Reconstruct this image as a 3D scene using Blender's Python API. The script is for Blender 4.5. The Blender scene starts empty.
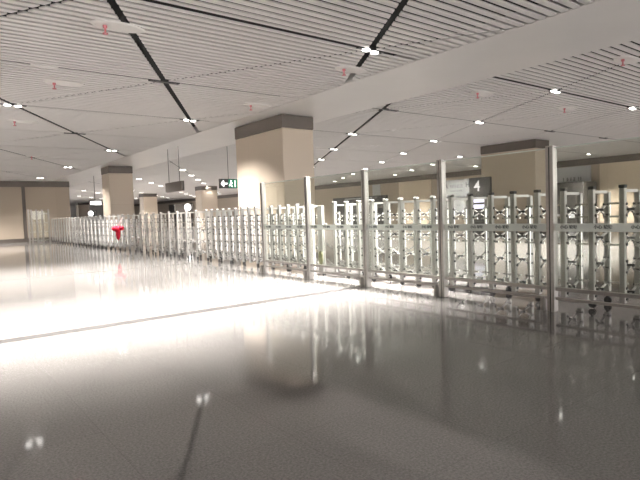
import bpy, bmesh, math, random
from mathutils import Vector, Matrix
random.seed(7)
sc = bpy.context.scene
col = sc.collection
CEIL = 4.7
WALLX = 38.5

# ------------------------------------------------------------------ materials
def nodes_of(name):
    m = bpy.data.materials.new(name); m.use_nodes = True
    return m, m.node_tree.nodes, m.node_tree.links, m.node_tree.nodes['Principled BSDF']

def mat(name, c, rough=.5, metal=0., noise=.06, scale=20., emit=0., bump=0.):
    m, N, L, p = nodes_of(name)
    p.inputs['Roughness'].default_value = rough
    p.inputs['Metallic'].default_value = metal
    tc = N.new('ShaderNodeTexCoord'); nz = N.new('ShaderNodeTexNoise')
    nz.inputs['Scale'].default_value = scale; nz.inputs['Detail'].default_value = 3
    L.new(tc.outputs['Object'], nz.inputs['Vector'])
    cr = N.new('ShaderNodeValToRGB')
    a = [max(0, x*(1-noise)) for x in c]; b = [min(1, x*(1+noise)) for x in c]
    cr.color_ramp.elements[0].position = .3; cr.color_ramp.elements[1].position = .7
    cr.color_ramp.elements[0].color = (*a, 1); cr.color_ramp.elements[1].color = (*b, 1)
    L.new(nz.outputs['Fac'], cr.inputs['Fac']); L.new(cr.outputs['Color'], p.inputs['Base Color'])
    if emit:
        L.new(cr.outputs['Color'], p.inputs['Emission Color']); p.inputs['Emission Strength'].default_value = emit
    if bump:
        bp = N.new('ShaderNodeBump'); bp.inputs['Strength'].default_value = bump; bp.inputs['Distance'].default_value = .02
        L.new(nz.outputs['Fac'], bp.inputs['Height']); L.new(bp.outputs['Normal'], p.inputs['Normal'])
    return m

def floor_mat():
    m, N, L, p = nodes_of('polished_granite')
    tc = N.new('ShaderNodeTexCoord')
    n1 = N.new('ShaderNodeTexNoise'); n1.inputs['Scale'].default_value = 60; n1.inputs['Detail'].default_value = 6; n1.inputs['Roughness'].default_value = .75
    n2 = N.new('ShaderNodeTexNoise'); n2.inputs['Scale'].default_value = .45; n2.inputs['Detail'].default_value = 2
    L.new(tc.outputs['Object'], n1.inputs['Vector']); L.new(tc.outputs['Object'], n2.inputs['Vector'])
    cr = N.new('ShaderNodeValToRGB')
    cr.color_ramp.elements[0].position = .36; cr.color_ramp.elements[1].position = .62
    cr.color_ramp.elements[0].color = (.13, .124, .117, 1); cr.color_ramp.elements[1].color = (.23, .22, .21, 1)
    L.new(n1.outputs['Fac'], cr.inputs['Fac'])
    # slab joints 0.965 x 0.965 m
    br = N.new('ShaderNodeTexBrick'); br.offset = 0; br.inputs['Scale'].default_value = 1
    br.inputs['Brick Width'].default_value = .965; br.inputs['Row Height'].default_value = .965
    br.inputs['Mortar Size'].default_value = .003
    br.inputs['Color1'].default_value = (1, 1, 1, 1); br.inputs['Color2'].default_value = (.96, .96, .96, 1); br.inputs['Mortar'].default_value = (.82, .82, .82, 1)
    L.new(tc.outputs['Object'], br.inputs['Vector'])
    mx = N.new('ShaderNodeMix'); mx.data_type = 'RGBA'; mx.blend_type = 'MULTIPLY'; mx.inputs[0].default_value = 1
    L.new(cr.outputs['Color'], mx.inputs[6]); L.new(br.outputs['Color'], mx.inputs[7])
    L.new(mx.outputs[2], p.inputs['Base Color'])
    mr = N.new('ShaderNodeMapRange'); mr.inputs['To Min'].default_value = .05; mr.inputs['To Max'].default_value = .085
    L.new(n2.outputs['Fac'], mr.inputs['Value']); L.new(mr.outputs['Result'], p.inputs['Roughness'])
    p.inputs['IOR'].default_value = 1.75
    return m

def stone_mat(name, base, w, hgt):
    m, N, L, p = nodes_of(name)
    tc = N.new('ShaderNodeTexCoord')
    sep = N.new('ShaderNodeSeparateXYZ'); L.new(tc.outputs['Object'], sep.inputs[0])
    ad = N.new('ShaderNodeMath'); ad.operation = 'ADD'
    L.new(sep.outputs['X'], ad.inputs[0]); L.new(sep.outputs['Y'], ad.inputs[1])
    cb = N.new('ShaderNodeCombineXYZ'); L.new(ad.outputs[0], cb.inputs['X']); L.new(sep.outputs['Z'], cb.inputs['Y'])
    br = N.new('ShaderNodeTexBrick'); br.offset = 0; br.inputs['Scale'].default_value = 1
    br.inputs['Brick Width'].default_value = w; br.inputs['Row Height'].default_value = hgt; br.inputs['Mortar Size'].default_value = .006
    d = [x*.93 for x in base]; k = [x*.8 for x in base]
    br.inputs['Color1'].default_value = (*base, 1); br.inputs['Color2'].default_value = (*d, 1); br.inputs['Mortar'].default_value = (*k, 1)
    L.new(cb.outputs[0], br.inputs['Vector']); L.new(br.outputs['Color'], p.inputs['Base Color'])
    p.inputs['Roughness'].default_value = .4
    return m

def glass_mat():
    m, N, L, p = nodes_of('clear_glass')
    N.remove(p); out = [n for n in N if n.type == 'OUTPUT_MATERIAL'][0]
    tr = N.new('ShaderNodeBsdfTransparent'); tr.inputs['Color'].default_value = (.92, .935, .91, 1)
    gl = N.new('ShaderNodeBsdfGlossy'); gl.inputs['Roughness'].default_value = .02; gl.inputs['Color'].default_value = (.95, 1, .96, 1)
    lw = N.new('ShaderNodeLayerWeight'); lw.inputs['Blend'].default_value = .5
    pw = N.new('ShaderNodeMath'); pw.operation = 'POWER'; pw.inputs[1].default_value = 5
    L.new(lw.outputs['Facing'], pw.inputs[0])
    fr = N.new('ShaderNodeMath'); fr.operation = 'MULTIPLY_ADD'; fr.inputs[1].default_value = .95; fr.inputs[2].default_value = .045
    L.new(pw.outputs[0], fr.inputs[0])
    df = N.new('ShaderNodeBsdfDiffuse'); df.inputs['Color'].default_value = (.72, .78, .74, 1)
    nz = N.new('ShaderNodeTexNoise'); nz.inputs['Scale'].default_value = 2.5
    mr = N.new('ShaderNodeMapRange'); mr.inputs['To Min'].default_value = .0; mr.inputs['To Max'].default_value = .015
    tc = N.new('ShaderNodeTexCoord'); L.new(tc.outputs['Object'], nz.inputs['Vector']); L.new(nz.outputs['Fac'], mr.inputs['Value'])
    m1 = N.new('ShaderNodeMixShader'); m2 = N.new('ShaderNodeMixShader')
    L.new(mr.outputs['Result'], m1.inputs[0]); L.new(tr.outputs[0], m1.inputs[1]); L.new(df.outputs[0], m1.inputs[2])
    L.new(fr.outputs[0], m2.inputs[0]); L.new(m1.outputs[0], m2.inputs[1]); L.new(gl.outputs[0], m2.inputs[2])
    L.new(m2.outputs[0], out.inputs[0])
    return m

def frost_mat():
    m, N, L, p = nodes_of('frosted_film')
    N.remove(p); out = [n for n in N if n.type == 'OUTPUT_MATERIAL'][0]
    tr = N.new('ShaderNodeBsdfTransparent'); df = N.new('ShaderNodeBsdfDiffuse'); df.inputs['Color'].default_value = (.8, .82, .78, 1)
    tl = N.new('ShaderNodeBsdfTranslucent'); tl.inputs['Color'].default_value = (.9, .92, .88, 1)
    a = N.new('ShaderNodeMixShader'); a.inputs[0].default_value = .5
    L.new(df.outputs[0], a.inputs[1]); L.new(tl.outputs[0], a.inputs[2])
    b = N.new('ShaderNodeMixShader'); b.inputs[0].default_value = .72
    L.new(tr.outputs[0], b.inputs[1]); L.new(a.outputs[0], b.inputs[2]); L.new(b.outputs[0], out.inputs[0])
    return m

M = dict(
    floor=floor_mat(),
    seam=mat('dark_floor_strip', (.03, .028, .026), .6, noise=.2),
    slat=mat('white_slat', (.80, .775, .755), .45, noise=.015, scale=3),
    beam=mat('white_beam_panel', (.80, .775, .755), .28, noise=.03, scale=.6),
    void=mat('black_void', (.012, .012, .012), .9),
    black=mat('black_metal', (.02, .02, .02), .5),
    stone=stone_mat('beige_stone', (.50, .425, .34), 3.1, 2.4),
    wallstone=stone_mat('beige_wall_panel', (.36, .30, .235), 2.4, 2.1),
    wallpale=stone_mat('pale_wall_panel', (.62, .52, .40), 1.2, 2.1),
    band=mat('dark_bronze_band', (.075, .062, .052), .45),
    board=mat('grey_white_board', (.19, .19, .19), .5, noise=.03),
    alu=mat('brushed_aluminium', (.47, .46, .435), .36, .55, noise=.05, scale=8),
    alu2=mat('bright_steel', (.85, .85, .83), .16, .75, noise=.03),
    steel=mat('stainless_post', (.42, .40, .375), .3, .75, noise=.06),
    bolt=mat('dark_bolt', (.03, .03, .03), .5),
    rubber=mat('rubber', (.035, .035, .035), .7),
    glass=glass_mat(), frost=frost_mat(),
    ink=mat('decal_ink', (.03, .035, .04), .6),
    edge=mat('glass_edge', (.62, .68, .62), .3),
    red=mat('red_cloth', (.78, .012, .05), .8, noise=.25, scale=18, bump=.5),
    redp=mat('red_sprinkler', (.62, .22, .24), .4),
    cord=mat('pale_cord', (.75, .62, .6), .8),
    lampw=mat('lamp_lens', (1, .96, .9), .4, emit=9, noise=0),
    white=mat('white_plastic', (.85, .83, .80), .4, noise=.02),
    signdark=mat('dark_sign', (.02, .019, .018), .35),
    signgrey=mat('dark_grey_sign', (.09, .08, .07), .4),
    signwhite=mat('white_sign', (.42, .42, .42), .4, noise=.02),
    lit=mat('lit_white', (1, .98, .96), .4, emit=3, noise=0),
    litblue=mat('lit_lavender', (.45, .45, .62), .4, emit=.6, noise=0),
    green=mat('exit_green', (.01, .17, .085), .4, emit=.35, noise=.05),
    greenlit=mat('green_glow', (.02, .7, .25), .4, emit=.9, noise=0),
    shop=mat('dark_shopfront', (.035, .033, .03), .3),
    yellow=mat('olive_tag', (.12, .12, .05), .5),
)

# ------------------------------------------------------------------ helpers
class MB:
    def __init__(s): s.v = []; s.f = []
    def box(s, x0, x1, y0, y1, z0, z1):
        b = len(s.v)
        s.v += [(x0,y0,z0),(x1,y0,z0),(x1,y1,z0),(x0,y1,z0),(x0,y0,z1),(x1,y0,z1),(x1,y1,z1),(x0,y1,z1)]
        s.f += [tuple(b+i for i in q) for q in ((0,3,2,1),(4,5,6,7),(0,1,5,4),(1,2,6,5),(2,3,7,6),(3,0,4,7))]
        return s
    def bar(s, a, b, w, t, ref=(0,0,1)):
        a = Vector(a); b = Vector(b); d = (b-a).normalized(); r = Vector(ref)
        if abs(d.dot(r)) > .95: r = Vector((1,0,0))
        n = d.cross(r).normalized(); m = d.cross(n)
        k = len(s.v)
        for p in (a, b):
            for i, j in ((-1,-1),(1,-1),(1,1),(-1,1)):
                s.v.append(tuple(p + n*i*w/2 + m*j*t/2))
        s.f += [tuple(k+i for i in q) for q in ((0,3,2,1),(4,5,6,7),(0,1,5,4),(1,2,6,5),(2,3,7,6),(3,0,4,7))]
        return s
    def ring(s, pts):                    # list of rings (same count) capped
        k = len(s.v); n = len(pts[0])
        for r in pts: s.v += [tuple(p) for p in r]
        for i in range(len(pts)-1):
            for j in range(n):
                a = k+i*n+j; b = k+i*n+(j+1) % n
                s.f.append((a, b, b+n, a+n))
        s.f.append(tuple(k+j for j in range(n))[::-1]); s.f.append(tuple(k+(len(pts)-1)*n+j for j in range(n)))
        return s
    def cyl(s, c, axis, prof, n=16):      # prof: list of (t, r) along axis
        ax = Vector(axis).normalized(); r = Vector((0,0,1)) if abs(ax.z) < .9 else Vector((1,0,0))
        u = ax.cross(r).normalized(); v = ax.cross(u); c = Vector(c)
        return s.ring([[c+ax*t+(u*math.cos(2*math.pi*i/n)+v*math.sin(2*math.pi*i/n))*rr for i in range(n)] for t, rr in prof])
    def build(s, name, m, parent=None, smooth=False, bevel=0, loc=None):
        me = bpy.data.meshes.new(name); me.from_pydata(s.v, [], s.f); me.update()
        if smooth:
            for p in me.polygons: p.use_smooth = True
        me.materials.append(m)
        bm = bmesh.new(); bm.from_mesh(me); bmesh.ops.recalc_face_normals(bm, faces=bm.faces); bm.to_mesh(me); bm.free()
        o = bpy.data.objects.new(name, me); col.objects.link(o)
        if parent: o.parent = parent
        if loc: o.location = loc
        if bevel:
            b = o.modifiers.new('bevel', 'BEVEL'); b.width = bevel; b.segments = 2
        return o

def tag(o, label, cat, group=None):
    o['label'] = label; o['category'] = cat
    if group: o['group'] = group
    return o
def struct(o): o['kind'] = 'structure'; return o
def empty(name, loc, rz=0):
    o = bpy.data.objects.new(name, None); o.location = loc; o.rotation_euler = (0, 0, rz); o.empty_display_size = .1
    col.objects.link(o); return o
def kids(o): return [c for c in bpy.data.objects if c.parent == o]
def copy_tree(o, parent=None, cache={}):
    c = o.copy(); col.objects.link(c); c.parent = parent
    if o.name not in cache: cache[o.name] = kids(o)
    for ch in cache[o.name]: copy_tree(ch, c)
    return c
def text(name, body, size, m, parent, loc, rot, bold=0):
    cu = bpy.data.curves.new(name, 'FONT'); cu.body = body; cu.size = size; cu.extrude = .002; cu.offset = bold
    cu.align_x = 'CENTER'; cu.align_y = 'CENTER'
    o = bpy.data.objects.new(name, cu)
    dg = None
    col.objects.link(o)
    bpy.context.view_layer.update()
    me = bpy.data.meshes.new_from_object(o.evaluated_get(bpy.context.evaluated_depsgraph_get()))
    bpy.data.objects.remove(o)
    me.materials.clear(); me.materials.append(m); me.name = name
    o = bpy.data.objects.new(name, me); col.objects.link(o)
    o.parent = parent; o.location = loc; o.rotation_euler = rot
    return o
R90 = math.pi/2

# ------------------------------------------------------------------ shell
XL, XR, Y0, Y1 = -16, WALLX, -10, 118
struct(MB().box(XL, XR+.4, Y0, Y1, -.2, 0).build('floor', M['floor']))
for i, (y, x1, w) in enumerate(((7.72, 7.0, .22), (16.0, 7.4, .05))):
    struct(MB().box(XL, x1, y-w/2, y+w/2, 0, .003).build('trim_%d' % (i+1), M['seam']))

# slatted ceiling: triangular bays divided by diagonal joints
PITCH, SW, SH = 4.34/22, .120, .026
TAN = 2.55/4.34
def clip(x0, x1, ya, yb, lat):
    y = (ya+yb)/2; cuts = []
    for c, t, g in lat:
        x = c + t*(y-7.75)
        if x0-1 < x < x1+1: cuts.append((x-g/2, x+g/2, t))
    cuts.sort(); segs = []; cur = x0; ct = 0
    for a, b, t in cuts:
        if a > cur: segs.append((cur, ct, min(a, x1), t if a < x1 else 0))
        if b > cur: cur, ct = b, t
        if cur >= x1: break
    if cur < x1: segs.append((cur, ct, x1, 0))
    return [s for s in segs if s[2]-s[0] > .1]
def lattice(x0, wide, rng):
    L_ = []
    for k in rng:
        L_.append((x0+5.1*k, TAN, .155 if wide(k) else .08))
        L_.append((x0+5.1*k, -TAN, .08))
    return L_
bays = [('left', XL, 8.80, lattice(2.31, lambda k: True, range(-20, 18))),
        ('right', 11.52, XR, lattice(14.57, lambda k: k == -1 or k <= -5, range(-26, 20)))]
for bname, xa, xb, lat in bays:
    mb = MB(); n0 = int((Y0-7.75)/PITCH); n1 = int((Y1-7.75)/PITCH)
    for j in range(n0, n1):
        yc = 7.75+(j+.5)*PITCH
        row = j % 22
        a, b = yc-SW/2, yc+SW/2
        if j % 44 == 0: a += .045        # the wide joints across the bays
        if j % 44 == 43: b -= .045
        if j % 44 == 22: a += .03
        if j % 44 == 21: b -= .03
        for s0, t0, s1, t1 in clip(xa, xb, a, b, lat):
            h_ = (b-a)/2; k = len(mb.v)
            for z in (CEIL, CEIL+SH):
                mb.v += [(s0-t0*h_, a, z), (s1-t1*h_, a, z), (s1+t1*h_, b, z), (s0+t0*h_, b, z)]
            mb.f += [tuple(k+i for i in q) for q in ((0,3,2,1),(4,5,6,7),(0,1,5,4),(1,2,6,5),(2,3,7,6),(3,0,4,7))]
    struct(mb.build('ceiling', M['slat']))
struct(MB().box(XL, XR+.4, Y0, Y1, CEIL+.30, CEIL+.5).build('ceiling', M['void']))
struct(MB().box(8.80, 11.52, Y0, Y1, CEIL-.006, CEIL+.28).build('trim_3', M['beam']))
struct(MB().box(8.775, 8.80, Y0, Y1, CEIL, CEIL+.2).build('trim_4', M['slat']))
# walls
struct(MB().box(WALLX, WALLX+.4, Y0, Y1, 0, CEIL+.3).build('wall_right', M['wallstone']))
struct(MB().box(WALLX-.12, WALLX, Y0, Y1, 4.24, CEIL).build('trim_5', M['band']))
struct(MB().box(WALLX-.06, WALLX, 32.6, 36.7, 0, 4.24).build('trim_6', M['wallpale']))
struct(MB().box(WALLX-.06, WALLX, 4, 17.3, 0, 4.24).build('trim_7', M['wallpale']))
struct(MB().box(XL, 10.1, 46.1, 60, 0, CEIL).build('wall_left', M['wallstone']))
struct(MB().box(XL, 10.12, 46.02, 46.1, 4.25, CEIL).build('trim_8', M['band']))
struct(MB().box(XL, 10.12, 46.04, 46.1, 0, .28).build('baseboard_left', M['band']))
struct(MB().box(6.70, 6.92, 45.98, 46.1, .28, 4.25).build('trim_9', M['band']))
struct(MB().box(XL-.3, XL, Y0, 46.1, 0, CEIL+.3).build('wall_side_added', M['wallstone']))  # unseen wall, added to block bright world light from mirroring in the glass
struct(MB().box(10.12, XR, Y1-.4, Y1, 0, CEIL+.3).build('wall_far', M['beam']))

# columns
def column(x, y, lab, w=1.25, l=3.1):
    r = empty('column', (x+w/2, y+l/2, 0))
    MB().box(-w/2, w/2, -l/2, l/2, .15, 4.27).build('shaft', M['stone'], r, bevel=.04)
    MB().box(-w/2-.015, w/2+.015, -l/2-.015, l/2+.015, 4.27, CEIL-.006).build('top_band', M['band'], r, bevel=.03)
    MB().box(-w/2-.01, w/2+.01, -l/2-.01, l/2+.01, 0, .15).build('skirting', M['band'], r)
    tag(r, lab, 'column', 'beige stone columns of the hall')
column(9.5, 14.1, 'big beige stone column directly behind the end of the glass panels')
column(9.3, 32.35, 'beige stone column behind the gate, at the red cloth', 1.42, 1.5)
column(24.0, 13.8, 'beige column seen through glass, behind the number 4 board')
column(24.0, 51.1, 'slim distant beige column just left of the green exit sign', 1.8, 1.6)
column(23.4, 67.0, 'small far beige column left of the hanging dark sign', 1.8, 1.6)
column(22.9, 98.6, 'smallest distant column, between left wall and nearest lit signs', 1.8, 1.6)

# ------------------------------------------------------------------ ceiling lamps
def lamp(x, y, lab, lit=True, power=0):
    r = empty('ceiling_lamp', (x, y, CEIL))
    MB().box(-.33, .33, -.05, .05, -.012, .03).build('bracket', M['black'], r)
    for s in (-1, 1):
        p = [[(s*.13+math.cos(a)*.085, s*.02+math.sin(a)*.07, z) for a in [2*math.pi*i/18 for i in range(18)]] for z in (-.035, -.012)]
        MB().ring(p).build('lens', M['lampw'] if lit else M['white'], r)
    tag(r, lab, 'lamp', 'twin downlights at the ceiling joints')
    if power:
        l = bpy.data.lights.new('downlight', 'SPOT'); l.energy = power; l.spot_size = math.radians(112 if y < 9 and x < 9 else 100 if x > 9 and y < 14 else 125); l.spot_blend = 1.0 if y < 9 else .8
        l.shadow_soft_size = .12; l.color = (1, .95, .915)
        o = bpy.data.objects.new('downlight', l); o.location = (x, y, CEIL-.08); col.objects.link(o)
        if y < 9 and x < 9: o.rotation_euler = (math.radians(14), 0, 0)
        o['kind'] = 'structure'
PW = 5200
lamps = []
for m_ in range(0, 9):
    yA = 7.75+8.68*m_; yB = yA+4.34
    for k in range(-3, 2): lamps.append((2.31+5.1*k, yA))
    for k in range(0, 5):  lamps.append((14.57+5.1*k, yA))
    for k in range(0, 4):  lamps.append((17.12+5.1*k, yB))
tint = {(7.41, 7.75): 'twin downlight at the crossing of black joints beside the white beam, nearest the camera',
        (14.57, 7.75): 'twin downlight right of the white beam, nearest of the right bay',
        (19.67, 7.75): 'twin downlight at the right edge of the photo, second from the beam',
        (2.31, 16.43): 'twin downlight at the left edge of the photo, at the black joint',
        (7.41, 16.43): 'twin downlight on the black joint, second along the left side of the beam',
        (17.12, 12.09): 'twin downlight above the number 4 board, left of the closed bracket'}
def place_word(x, y):
    side = 'left of the white beam' if x < 9 else 'right of the white beam'
    ys = sorted({round(l[1], 2) for l in lamps}); row = ys.index(round(y, 2))+1
    xs = sorted([l[0] for l in lamps if abs(l[1]-y) < .1 and (l[0] < 9) == (x < 9)], reverse=(x < 9))
    ordn = ['first', 'second', 'third', 'fourth', 'fifth'][xs.index(x)]
    rown = ['nearest','second','third','fourth','fifth','sixth','seventh','eighth','ninth','tenth','eleventh','twelfth','thirteenth','fourteenth','fifteenth','sixteenth','seventeenth','eighteenth'][row-1]
    return 'twin downlight, %s lamp %s, in the %s row of lamps' % (ordn, side, rown)
for x, y in lamps:
    key = (round(x, 2), round(y, 2))
    vis = True
    if y > 44.6 and x < 9.5: vis = False
    if key in ((22.22, 12.09), (27.32, 12.09), (32.42, 12.09), (2.31, 25.11)): vis = False
    if not vis: continue
    pw = PW if y < 60 else PW*.9
    if x < 9 and y < 9: pw = PW*(2.3 if x > 6 else 1.9)
    if 9 < y < 28 and x < 9: pw = PW*1.8
    if 28 < y < 46 and x < 9: pw = PW*1.1
    if x > 9: pw = PW*.75
    if 10 < x < 21 and y < 14: pw = PW*1.9
    if x > 6 and y > 9 and x < 9: pw *= .33
    if x < -9: pw = 0
    lamp(x, y, tint.get(key, place_word(x, y)), True, pw)
for x, y, lab in ((4.86, 12.09, 'small black bracket without a lamp, left of the beam, nearest crossing'), (4.86, 20.77, 'small black bracket without a lamp, left of the beam, farther crossing'),
                  (12.24, 12.0, 'black bracket at the joint crossing just right of the white beam'), (22.22, 12.09, 'black bracket above the right end of the column behind the glass'),
                  (27.3, 12.09, 'black bracket at the far right above the dark exit box')):
    o = MB().box(-.36, .36, -.06, .06, -.02, .03).build('ceiling_bracket', M['black'], loc=(x, y, CEIL))
    tag(o, lab, 'bracket')

# sprinklers: white oval plate with red sprinkler
SP = [(2.68, 9.0, 'nearest the camera at the thick black joint'), (2.75, 13.3, 'second from the camera, far left'),
      (7.95, 13.35, 'just above the big column'), (7.8, 9.0, 'beside the nearest lit downlight'),
      (12.72, 5.2, 'at the top right corner, right of the beam'), (12.65, 8.96, 'just right of the beam at its middle'),
      (17.32, 8.9, 'between the two rows right of the beam'), (2.7, 18.9, 'farther up at the left edge'), (4.7, 28.6, 'farthest, high at the far left')]
for x, y, w in SP:
    r = empty('ceiling_sprinkler', (x, y, CEIL))
    p = [[(.2+math.cos(a)*.45*s_, math.sin(a)*.22*s_, z) for a in [2*math.pi*i/24 for i in range(24)]] for z, s_ in ((-.03, .85), (-.015, 1), (.0, 1))]
    MB().ring(p).build('plate', M['white'], r)
    MB().cyl((-.02, 0, -.03), (0, 0, -1), [(0, .035), (.04, .035), (.045, .016), (.12, .016), (.125, .045), (.14, .045)], 12).build('sprinkler_head', M['redp'], r)
    tag(r, 'red sprinkler on white ceiling plate, ' + w, 'sprinkler', 'ceiling sprinklers')
for x, y, lab in ((2.31, 12.07, 'small white ceiling fitting on the joint, left of the nearest bracket'),):
    tag(MB().box(-.26, .26, -.07, .07, -.03, .0).build('ceiling_fitting', M['white'], loc=(x, y, CEIL), bevel=.02), lab, 'fitting')

# ------------------------------------------------------------------ telescopic gate
D = .48
def make_frame(linked, wheels, span=.41):
    fr = empty('gate_frame', (0, 0, 0))
    for x, top in ((0, 1.69), (D, 1.66)):
        MB().box(x-.036, x+.036, -.036, .036, .12, top).build('post', M['alu'], fr, bevel=.006)
    MB().box(-.042, .042, -.042, .042, 1.69, 1.735).build('post_cap', M['alu2'] if linked else M['bolt'], fr, bevel=.01)
    MB().box(.036, D-.036, -.02, .02, 1.635, 1.675).build('top_bar', M['alu'], fr)
    la = MB(); bo = MB()
    for z in (1.40, 1.0, .62, .25):
        la.bar((.03, -.012, z-.085), (D-.03, -.012, z+.085), .008, .034, (0,1,0)); la.bar((.03, .012, z+.085), (D-.03, .012, z-.085), .008, .034, (0,1,0))
        la.box(D/2-.01, D/2+.01, -.016, .016, z-.01, z+.01)
        for x in (.02, D/2, D-.02):
            for dz in ((-.075, .075) if x != D/2 else (0,)):
                bo.cyl((x, -.05, z+dz), (0, 1, 0), [(0, .02), (.10, .02)], 8)
    la.box(.03, .042, -.01, .01, .17, 1.48)
    o = la.build('lattice', M['alu2'], fr); o.data.materials.append(M['bolt'])
    bo.build('lattice_bolts', M['bolt'], fr)['kind'] = 'stuff'
    li = MB()
    for y in ((.13, .28) if span < .5 else (span/2,)): li.box(D/2-.015, D/2+.015, y-.015, y+.015, .3, 1.5)
    if span < .5: li.box(D/2-.015, D/2+.015, .115, .295, 1.47, 1.5)
    for z in ((1.3, .9, .36) if span < .5 else (1.3,)): li.box(D/2-.012, D/2+.012, .03, span-.05, z-.014, z+.014)
    if linked:
        for z in (1.15, .68, .32):
            li.bar((.03, .03, z-.09), (.03, span-.03, z+.09), .01, .034, (1,0,0))
            li.bar((D-.03, .03, z+.09), (D-.03, span-.03, z-.09), .01, .034, (1,0,0))
    li.build('link_bars', M['alu2'], fr)
    if wheels:
        for x in (0, D):
            MB().cyl((x-.018, 0, .055), (1, 0, 0), [(0, .03), (.003, .052), (.033, .052), (.036, .03)], 16).build('wheel', M['rubber'], fr)
            MB().box(x-.03, x+.03, -.012, .012, .05, .13).build('wheel_fork', M['bolt'], fr)
    return fr
protos = {(l, w): make_frame(min(l, 1), w, .80 if l == 2 else .41) for l, w in ((0, 0), (0, 1), (1, 0), (1, 1), (2, 1))}
used = {}
def get_frame(l, w, parent, loc, rz=0):
    k = (l, w)
    if k not in used: f = protos[k]; used[k] = 1
    else: f = copy_tree(protos[k])
    f.parent = parent; f.location = loc; f.rotation_euler = (0, 0, rz)
    return f
STEP = .41
def gate(ys, xf, linked, lab, xend=None):
    g = empty('retractable_gate', (xf, ys[0], 0))
    for i, y in enumerate(ys):
        nxt = ys[i+1]-y if i+1 < len(ys) else STEP
        dx = 0 if xend is None else (xend-xf)*i/(len(ys)-1)
        get_frame(2 if nxt > .6 else linked, 1 if (i % 2 == 0 or nxt > .6) else 0, g, (dx, y-ys[0], 0))
    tag(g, lab, 'gate', None)
    return g
bpy.context.view_layer.update()
gate([3.94+STEP*(i-5) for i in range(11)], 7.6, 0, 'aluminium retractable gate with dark post caps behind the right end of the glass panels')
gate([6.40+STEP*i for i in range(8)], 7.6, 1, 'shiny silver retractable gate behind the middle of the glass panels')
gate([10.35+STEP*i for i in range(14)]+[16.09+.82*i for i in range(12)], 7.6, 1, 'long silver retractable gate running from the glass panels to the red cloth', 7.75)
gate([25.75+.82*i for i in range(21)], 7.75, 1, 'farthest silver retractable gate, from the red cloth to the tall end gate', 7.95)

# end heads of the two gates behind glass
r = empty('gate_end_post', (7.55, 10.06, 0)); 
MB().box(-.04, .04, -.04, .04, 0, 1.7).build('post', M['alu'], r, bevel=.008)
MB().box(-.09, -.04, -.14, .14, .18, .42).build('control_box', M['white'], r, bevel=.015)
tag(r, 'gate end post with a small white box near the floor, behind the second glass post', 'gate post')
r = empty('gate_end_pillar', (7.62, 9.83, 0))
MB().box(-.03, .03, -.09, .09, .05, 1.66).build('post', M['alu'], r, bevel=.008)
p = [[(x, math.sin(a)*.075, .42+math.cos(a)*.17) for a in [2*math.pi*i/20 for i in range(20)]] for x in (-.045, -.03)]
MB().ring(p).build('oval_tag', M['yellow'], r)
tag(r, 'flat gate end pillar with an olive oval tag behind the glass', 'gate post')

# tall end gate across at the far left
r = empty('tall_end_gate', (7.8, 42.4, 0))
for i, x in enumerate((0, -.42, -.78, -1.12, -1.3)):
    MB().box(x-.05, x+.05, -.05, .05, 0, 2.42).build('post', M['steel'] , r)
mb = MB()
for z in (.2, .8, 1.45, 2.1): mb.box(-1.3, 0, -.02, .02, z-.02, z+.02)
mb.build('rails', M['alu'], r)
MB().box(-1.27, -.03, -.006, .006, .1, 2.3).build('glass_sheet', M['glass'], r)
tag(r, 'tall grey end gate with taller posts against the left wall', 'gate')

# ------------------------------------------------------------------ glass partition
GX = 7.03; PY = [1.90, 3.82, 5.74, 7.63, 9.53, 11.43]
names = ['rightmost of all', 'tallest in the photo', 'third counting from the right end', 'in the middle, where the floor strip ends',
         'white lit, next to the left end', 'leftmost, where the glass ends']
for y, w in zip(PY, names):
    r = empty('partition_post', (GX, y, 0))
    MB().box(-.055, .055, -.062, -.008, 0, 2.31).build('post_bar', M['steel'], r, bevel=.008)
    MB().box(-.045, .045, .008, .055, 0, 2.31).build('post_bar', M['steel'], r, bevel=.008)
    MB().box(-.05, .05, -.008, .008, .0, 2.29).build('gasket', M['black'], r)
    MB().box(-.09, .09, .09, .13, 0, .2).build('foot', M['steel'], r)
    tag(r, 'brushed steel post of the glass partition, ' + w, 'post', 'steel posts of the glass partition')
pn = ['rightmost', 'second from the right', 'middle', 'second from the left', 'leftmost, reflecting most strongly']
for i in range(5):
    a, b = PY[i]+.062, PY[i+1]-.062; L_ = b-a
    r = empty('glass_panel', (GX, a, 0))
    MB().box(-.005, .005, 0, L_, .35, 2.27).build('pane', M['glass'], r)
    MB().box(-.012, .012, 0, L_, 2.27, 2.285).build('top_edge', M['edge'], r)
    MB().box(-.009, -.0065, 0, L_, 1.125, 1.235).build('frosted_strip', M['frost'], r)
    MB().box(-.03, .03, 0, L_, .30, .35).build('upper_rail', M['steel'], r, bevel=.008)
    MB().box(-.025, .025, 0, L_, .17, .21).build('lower_rail', M['steel'], r, bevel=.008)
    q = .26
    while q < L_-.1:
        text('lettering', '小心 玻璃', .055, M['ink'], r, (-.0125, q, 1.185), (R90, 0, -R90), .001); q += .45
    tag(r, '%s clear glass panel of the partition, with a frosted warning strip' % pn[i], 'glass panel', 'clear glass panels between steel posts')

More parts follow.
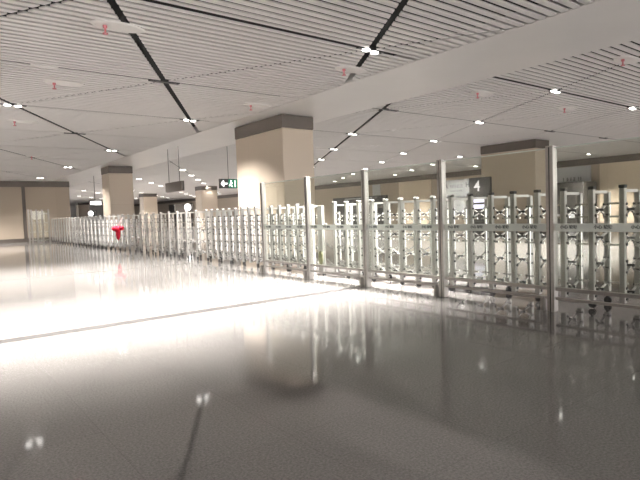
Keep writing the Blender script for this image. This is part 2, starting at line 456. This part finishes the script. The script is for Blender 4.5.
# ------------------------------------------------------------------ red cloth on the gate
r = empty('red_cloth_bundle', (7.45, 24.8, 0))
def blob(name, c, sx, sy, sz, m, seed):
    bm = bmesh.new(); bmesh.ops.create_icosphere(bm, subdivisions=3, radius=1)
    rnd = random.Random(seed); ph = [rnd.random()*6 for _ in range(4)]
    for v in bm.verts:
        k = 1+.12*math.sin(5*v.co.y+ph[0])*math.sin(4*v.co.z+ph[1])+.08*math.sin(9*v.co.y+ph[2])
        v.co = Vector((v.co.x*sx*k+c[0], v.co.y*sy*k+c[1], v.co.z*sz*k+c[2]))
    me = bpy.data.meshes.new(name); bm.to_mesh(me); bm.free()
    for p_ in me.polygons: p_.use_smooth = True
    me.materials.append(m); o = bpy.data.objects.new(name, me); col.objects.link(o); o.parent = r; return o
blob('knot', (-.05, 0, 1.06), .13, .14, .15, M['red'], 1)
blob('loop', (-.17, .06, 1.08), .12, .10, .10, M['red'], 2)
blob('loop', (.09, -.10, 1.09), .12, .10, .10, M['red'], 3)
blob('tail', (-.05, -.02, .82), .09, .10, .26, M['red'], 4)
mb = MB(); mb.bar((-.04, 0, 1.15), (.22, .05, 1.6), .03, .02); mb.bar((-.04, 0, 1.15), (.12, -.05, 1.6), .03, .02); mb.build('cord', M['cord'], r)
tag(r, 'bright red cloth bundle tied on the white gate in front of the column', 'cloth')

# ------------------------------------------------------------------ hanging signs
r = empty('hanging_sign', (9.6, 23.28, 0))
MB().box(-.06, .06, -.97, .97, 2.69, 3.13).build('board', M['signgrey'], r, bevel=.01)
for y in (-.62, .62):
    MB().cyl((0, y, 3.1), (0, 0, 1), [(0, .015), (CEIL-3.1, .015)], 8).build('suspension_rod', M['signgrey'], r)
tag(r, 'dark blank hanging sign on two rods above the gate', 'sign')

r = empty('exit_sign', (11.6, 21.9, 0))
MB().box(-.42, .60, -.05, .05, 2.76, 3.2).build('case', M['signdark'], r)
MB().box(.02, .58, -.056, -.05, 2.79, 3.17).build('green_field', M['green'], r)
mb = MB(); mb.box(-.25, -.04, -.06, -.05, 2.955, 3.005); mb.bar((-.34, -.056, 2.98), (-.22, -.056, 3.1), .05, .01, (0,1,0)); mb.bar((-.34, -.056, 2.98), (-.22, -.056, 2.86), .05, .01, (0,1,0))
mb.build('arrow', M['lit'], r)
mb = MB(); mb.cyl((.16, -.06, 3.10), (0, 1, 0), [(0, .03), (.01, .03)], 12); mb.bar((.16, -.056, 3.07), (.13, -.056, 2.95), .05, .01, (0,1,0)); mb.bar((.13, -.056, 2.96), (.2, -.056, 2.84), .03, .01, (0,1,0)); mb.bar((.13, -.056, 2.96), (.06, -.056, 2.87), .03, .01, (0,1,0)); mb.bar((.15, -.056, 3.04), (.23, -.056, 2.98), .025, .01, (0,1,0))
mb.bar((.36, -.056, 2.83), (.36, -.056, 3.13), .03, .01, (0,1,0)); mb.build('running_figure', M['lit'], r)
MB().cyl((.05, 0, 3.2), (0, 0, 1), [(0, .014), (CEIL-3.2, .014)], 8).build('suspension_rod', M['signgrey'], r)
tag(r, 'dark and green exit sign with a white arrow hanging left of the big column', 'sign')

r = empty('lit_hanging_sign', (10.45, 40, 0))
MB().box(-.40, .42, -.05, .05, 2.55, 2.93).build('case', M['signdark'], r)
mb = MB(); mb.box(-.34, -.1, -.06, -.05, 2.62, 2.85); mb.box(-.07, .40, -.06, -.05, 2.60, 2.88); mb.build('lit_face', M['lit'], r)
MB().cyl((0, 0, 2.93), (0, 0, 1), [(0, .02), (CEIL-2.93, .02)], 8).build('suspension_rod', M['signgrey'], r)
tag(r, 'small lit white hanging sign left of the second column, upper of two', 'sign')
r = empty('lit_standing_sign', (10.2, 40, 0))
MB().box(-.30, .30, -.04, .04, 1.78, 2.2).build('case', M['signdark'], r)
MB().cyl((-.1, -.07, 2.0), (0, 1, 0), [(0, .18), (.03, .18)], 24).build('lit_disc', M['lit'], r)
MB().cyl((0, 0, 0), (0, 0, 1), [(0, .03), (1.78, .03)], 8).build('pole', M['signgrey'], r)
tag(r, 'round lit disc on a dark standing sign, lower of two left of the second column', 'sign')
r = empty('round_lit_sign', (20, 46.5, 0))
MB().box(-.9, .9, .0, .06, 1.9, 2.75).build('case', M['signgrey'], r)
MB().cyl((.35, -.05, 2.42), (0, 1, 0), [(0, .32), (.05, .32)], 28).build('lit_disc', M['lit'], r)
MB().cyl((0, .03, 0), (0, 0, 1), [(0, .04), (1.9, .04)], 8).build('pole', M['signgrey'], r)
tag(r, 'round glowing white sign just above the gate left of the slim distant column', 'sign')

# number 4 board and white notice board
r = empty('number_board', (22.0, 15.55, 0))
MB().box(-.06, .06, -.60, .60, 1.98, 2.94).build('board', M['signdark'], r)
MB().box(-.05, .05, -.34, .42, 0, 1.98).build('stem', M['signdark'], r)
text('number', '4', .74, M['signwhite'], r, (-.07, .14, 2.5), (R90, 0, -R90), .004)
MB().box(-.062, -.05, -.3, .36, 1.72, 1.92).build('lit_line', M['litblue'], r); MB().box(-.062, -.05, -.3, .36, 1.42, 1.62).build('lit_line', M['litblue'], r)
tag(r, 'dark board with a white number 4 and two pale lit bars', 'sign')
r = empty('notice_board', (22.05, 16.95, 0))
MB().box(-.05, .05, -.80, .85, 1.10, 2.93).build('board', M['board'], r)
for y in (-.6, .6): MB().box(-.04, .04, y-.04, y+.04, 0, 1.1).build('leg', M['signgrey'], r)
text('lettering', 'A', .34, M['ink'], r, (-.06, .66, 2.60), (R90, 0, -R90), .006)
text('lettering', 'H', .34, M['ink'], r, (-.06, -.66, 2.62), (R90, 0, -R90), .006)
mb = MB(); rnd = random.Random(3)
for zz, hh, y0, y1 in ((2.60, .16, -.38, .42), (2.36, .07, -.38, .42), (2.05, .09, -.45, .05), (1.98, .10, .30, .45), (1.62, .07, -.2, .0)):
    y = y1
    while y > y0+.05:
        wd = rnd.uniform(.05, .10)
        for t in range(3): mb.box(-.056, -.05, y-wd, y, zz-hh/2+t*hh/2.6, zz-hh/2+t*hh/2.6+hh/6)
        mb.box(-.056, -.05, y-wd*.6, y-wd*.45, zz-hh/2, zz+hh/2)
        y -= wd+.03
mb.build('small_print', M['ink'], r)
tag(r, 'white notice board with dark lettering beside the number 4 board', 'notice board')

# shopfronts and booth on the far wall
def shopfront(y0, y1, z1, lab, top=True):
    r = empty('shopfront', (WALLX-.002, (y0+y1)/2, 0)); h_ = (y1-y0)/2
    MB().box(-.25, 0, -h_, h_, 0, z1).build('dark_front', M['shop'], r)
    MB().box(-.30, -.25, -h_*.5, h_*.5, z1-.25, z1-.12).build('light_strip', M['signwhite'], r)
    mb = MB()
    for k in range(1, 5): mb.box(-.29, -.25, -h_+k*h_*.4-.05, -h_+k*h_*.4+.05, .1, z1-.5)
    mb.build('mullions', M['signgrey'], r)
    tag(r, lab, 'shopfront')
shopfront(38.3, 46.9, 3.05, 'wide dark shopfront on the far wall seen through the middle of the glass')
shopfront(86, 96, 3.9, 'distant dark shopfront under the band, behind the hanging dark sign')
o = MB().box(-.06, 0, -.55, .6, 3.07, 4.2).build('poster', M['signwhite'], loc=(WALLX-.002, 39.9, 0)); tag(o, 'pale poster on the far wall above the dark shopfront', 'poster')
r = empty('dark_booth', (37.4, 18.95, 0))
MB().box(-1.0, .95, -1.5, 1.45, 0, 3.02).build('cabin', M['shop'], r, bevel=.05)
MB().box(-1.03, -1.0, -.9, .9, .5, .8).build('light_strip', M['signwhite'], r)
MB().box(-1.04, -1.0, .75, 1.25, 2.55, 2.85).build('green_light', M['greenlit'], r)
tag(r, 'dark booth with a small green light, behind the tallest glass post', 'booth')
r = empty('wall_sign', (WALLX-.02, 19.15, 0))
MB().box(-.15, 0, -1.25, 1.2, 3.05, 4.2).build('board', M['signwhite'], r)
mb = MB(); y = .75
for wd in (.12, .0, .22, .22, .22, .0, .12, .14):
    if wd:
        for t in range(3): mb.box(-.16, -.15, y-wd*.85, y, 3.18+t*.1, 3.21+t*.1)
        mb.box(-.16, -.15, y-wd*.5, y-wd*.35, 3.16, 3.42)
    y -= (wd or .08)+.03
mb.build('lettering', M['ink'], r)
tag(r, 'white wall sign with dark lettering above the dark booth', 'sign')

# ------------------------------------------------------------------ light and camera
w = bpy.data.worlds.new('World'); sc.world = w; w.use_nodes = True
bg = w.node_tree.nodes['Background']; bg.inputs[0].default_value = (1, .955, .935, 1); bg.inputs[1].default_value = 4.0

pl = bpy.data.lights.new('hall_opening_portal', 'AREA'); pl.shape = 'RECTANGLE'; pl.size = XR-XL; pl.size_y = CEIL; pl.cycles.is_portal = True
po = bpy.data.objects.new('hall_opening_portal', pl); po.location = ((XL+XR)/2, Y0+.02, CEIL/2); po.rotation_euler = (R90, 0, 0); col.objects.link(po); po['kind'] = 'structure'
po.rotation_euler = (-R90, 0, 0)
cam = bpy.data.cameras.new('camera'); cam.sensor_width = 36; cam.lens = 29.52; cam.clip_end = 400
co = bpy.data.objects.new('camera', cam); col.objects.link(co); sc.camera = co
Rt = Vector((.79027, -.61178, -.03446)); Up = Vector((.05927, .02034, .99803)); Fw = Vector((.60988, .79076, -.05234))
co.matrix_world = Matrix(((Rt.x, Up.x, -Fw.x, 0), (Rt.y, Up.y, -Fw.y, 0), (Rt.z, Up.z, -Fw.z, 1.5), (0, 0, 0, 1)))
sc.view_settings.view_transform = 'Standard'; sc.view_settings.look = 'None'; sc.view_settings.exposure = .17
sc.cycles.max_bounces = 8; sc.cycles.diffuse_bounces = 5; sc.cycles.glossy_bounces = 4; sc.cycles.transparent_max_bounces = 24
sc.cycles.sample_clamp_indirect = 6
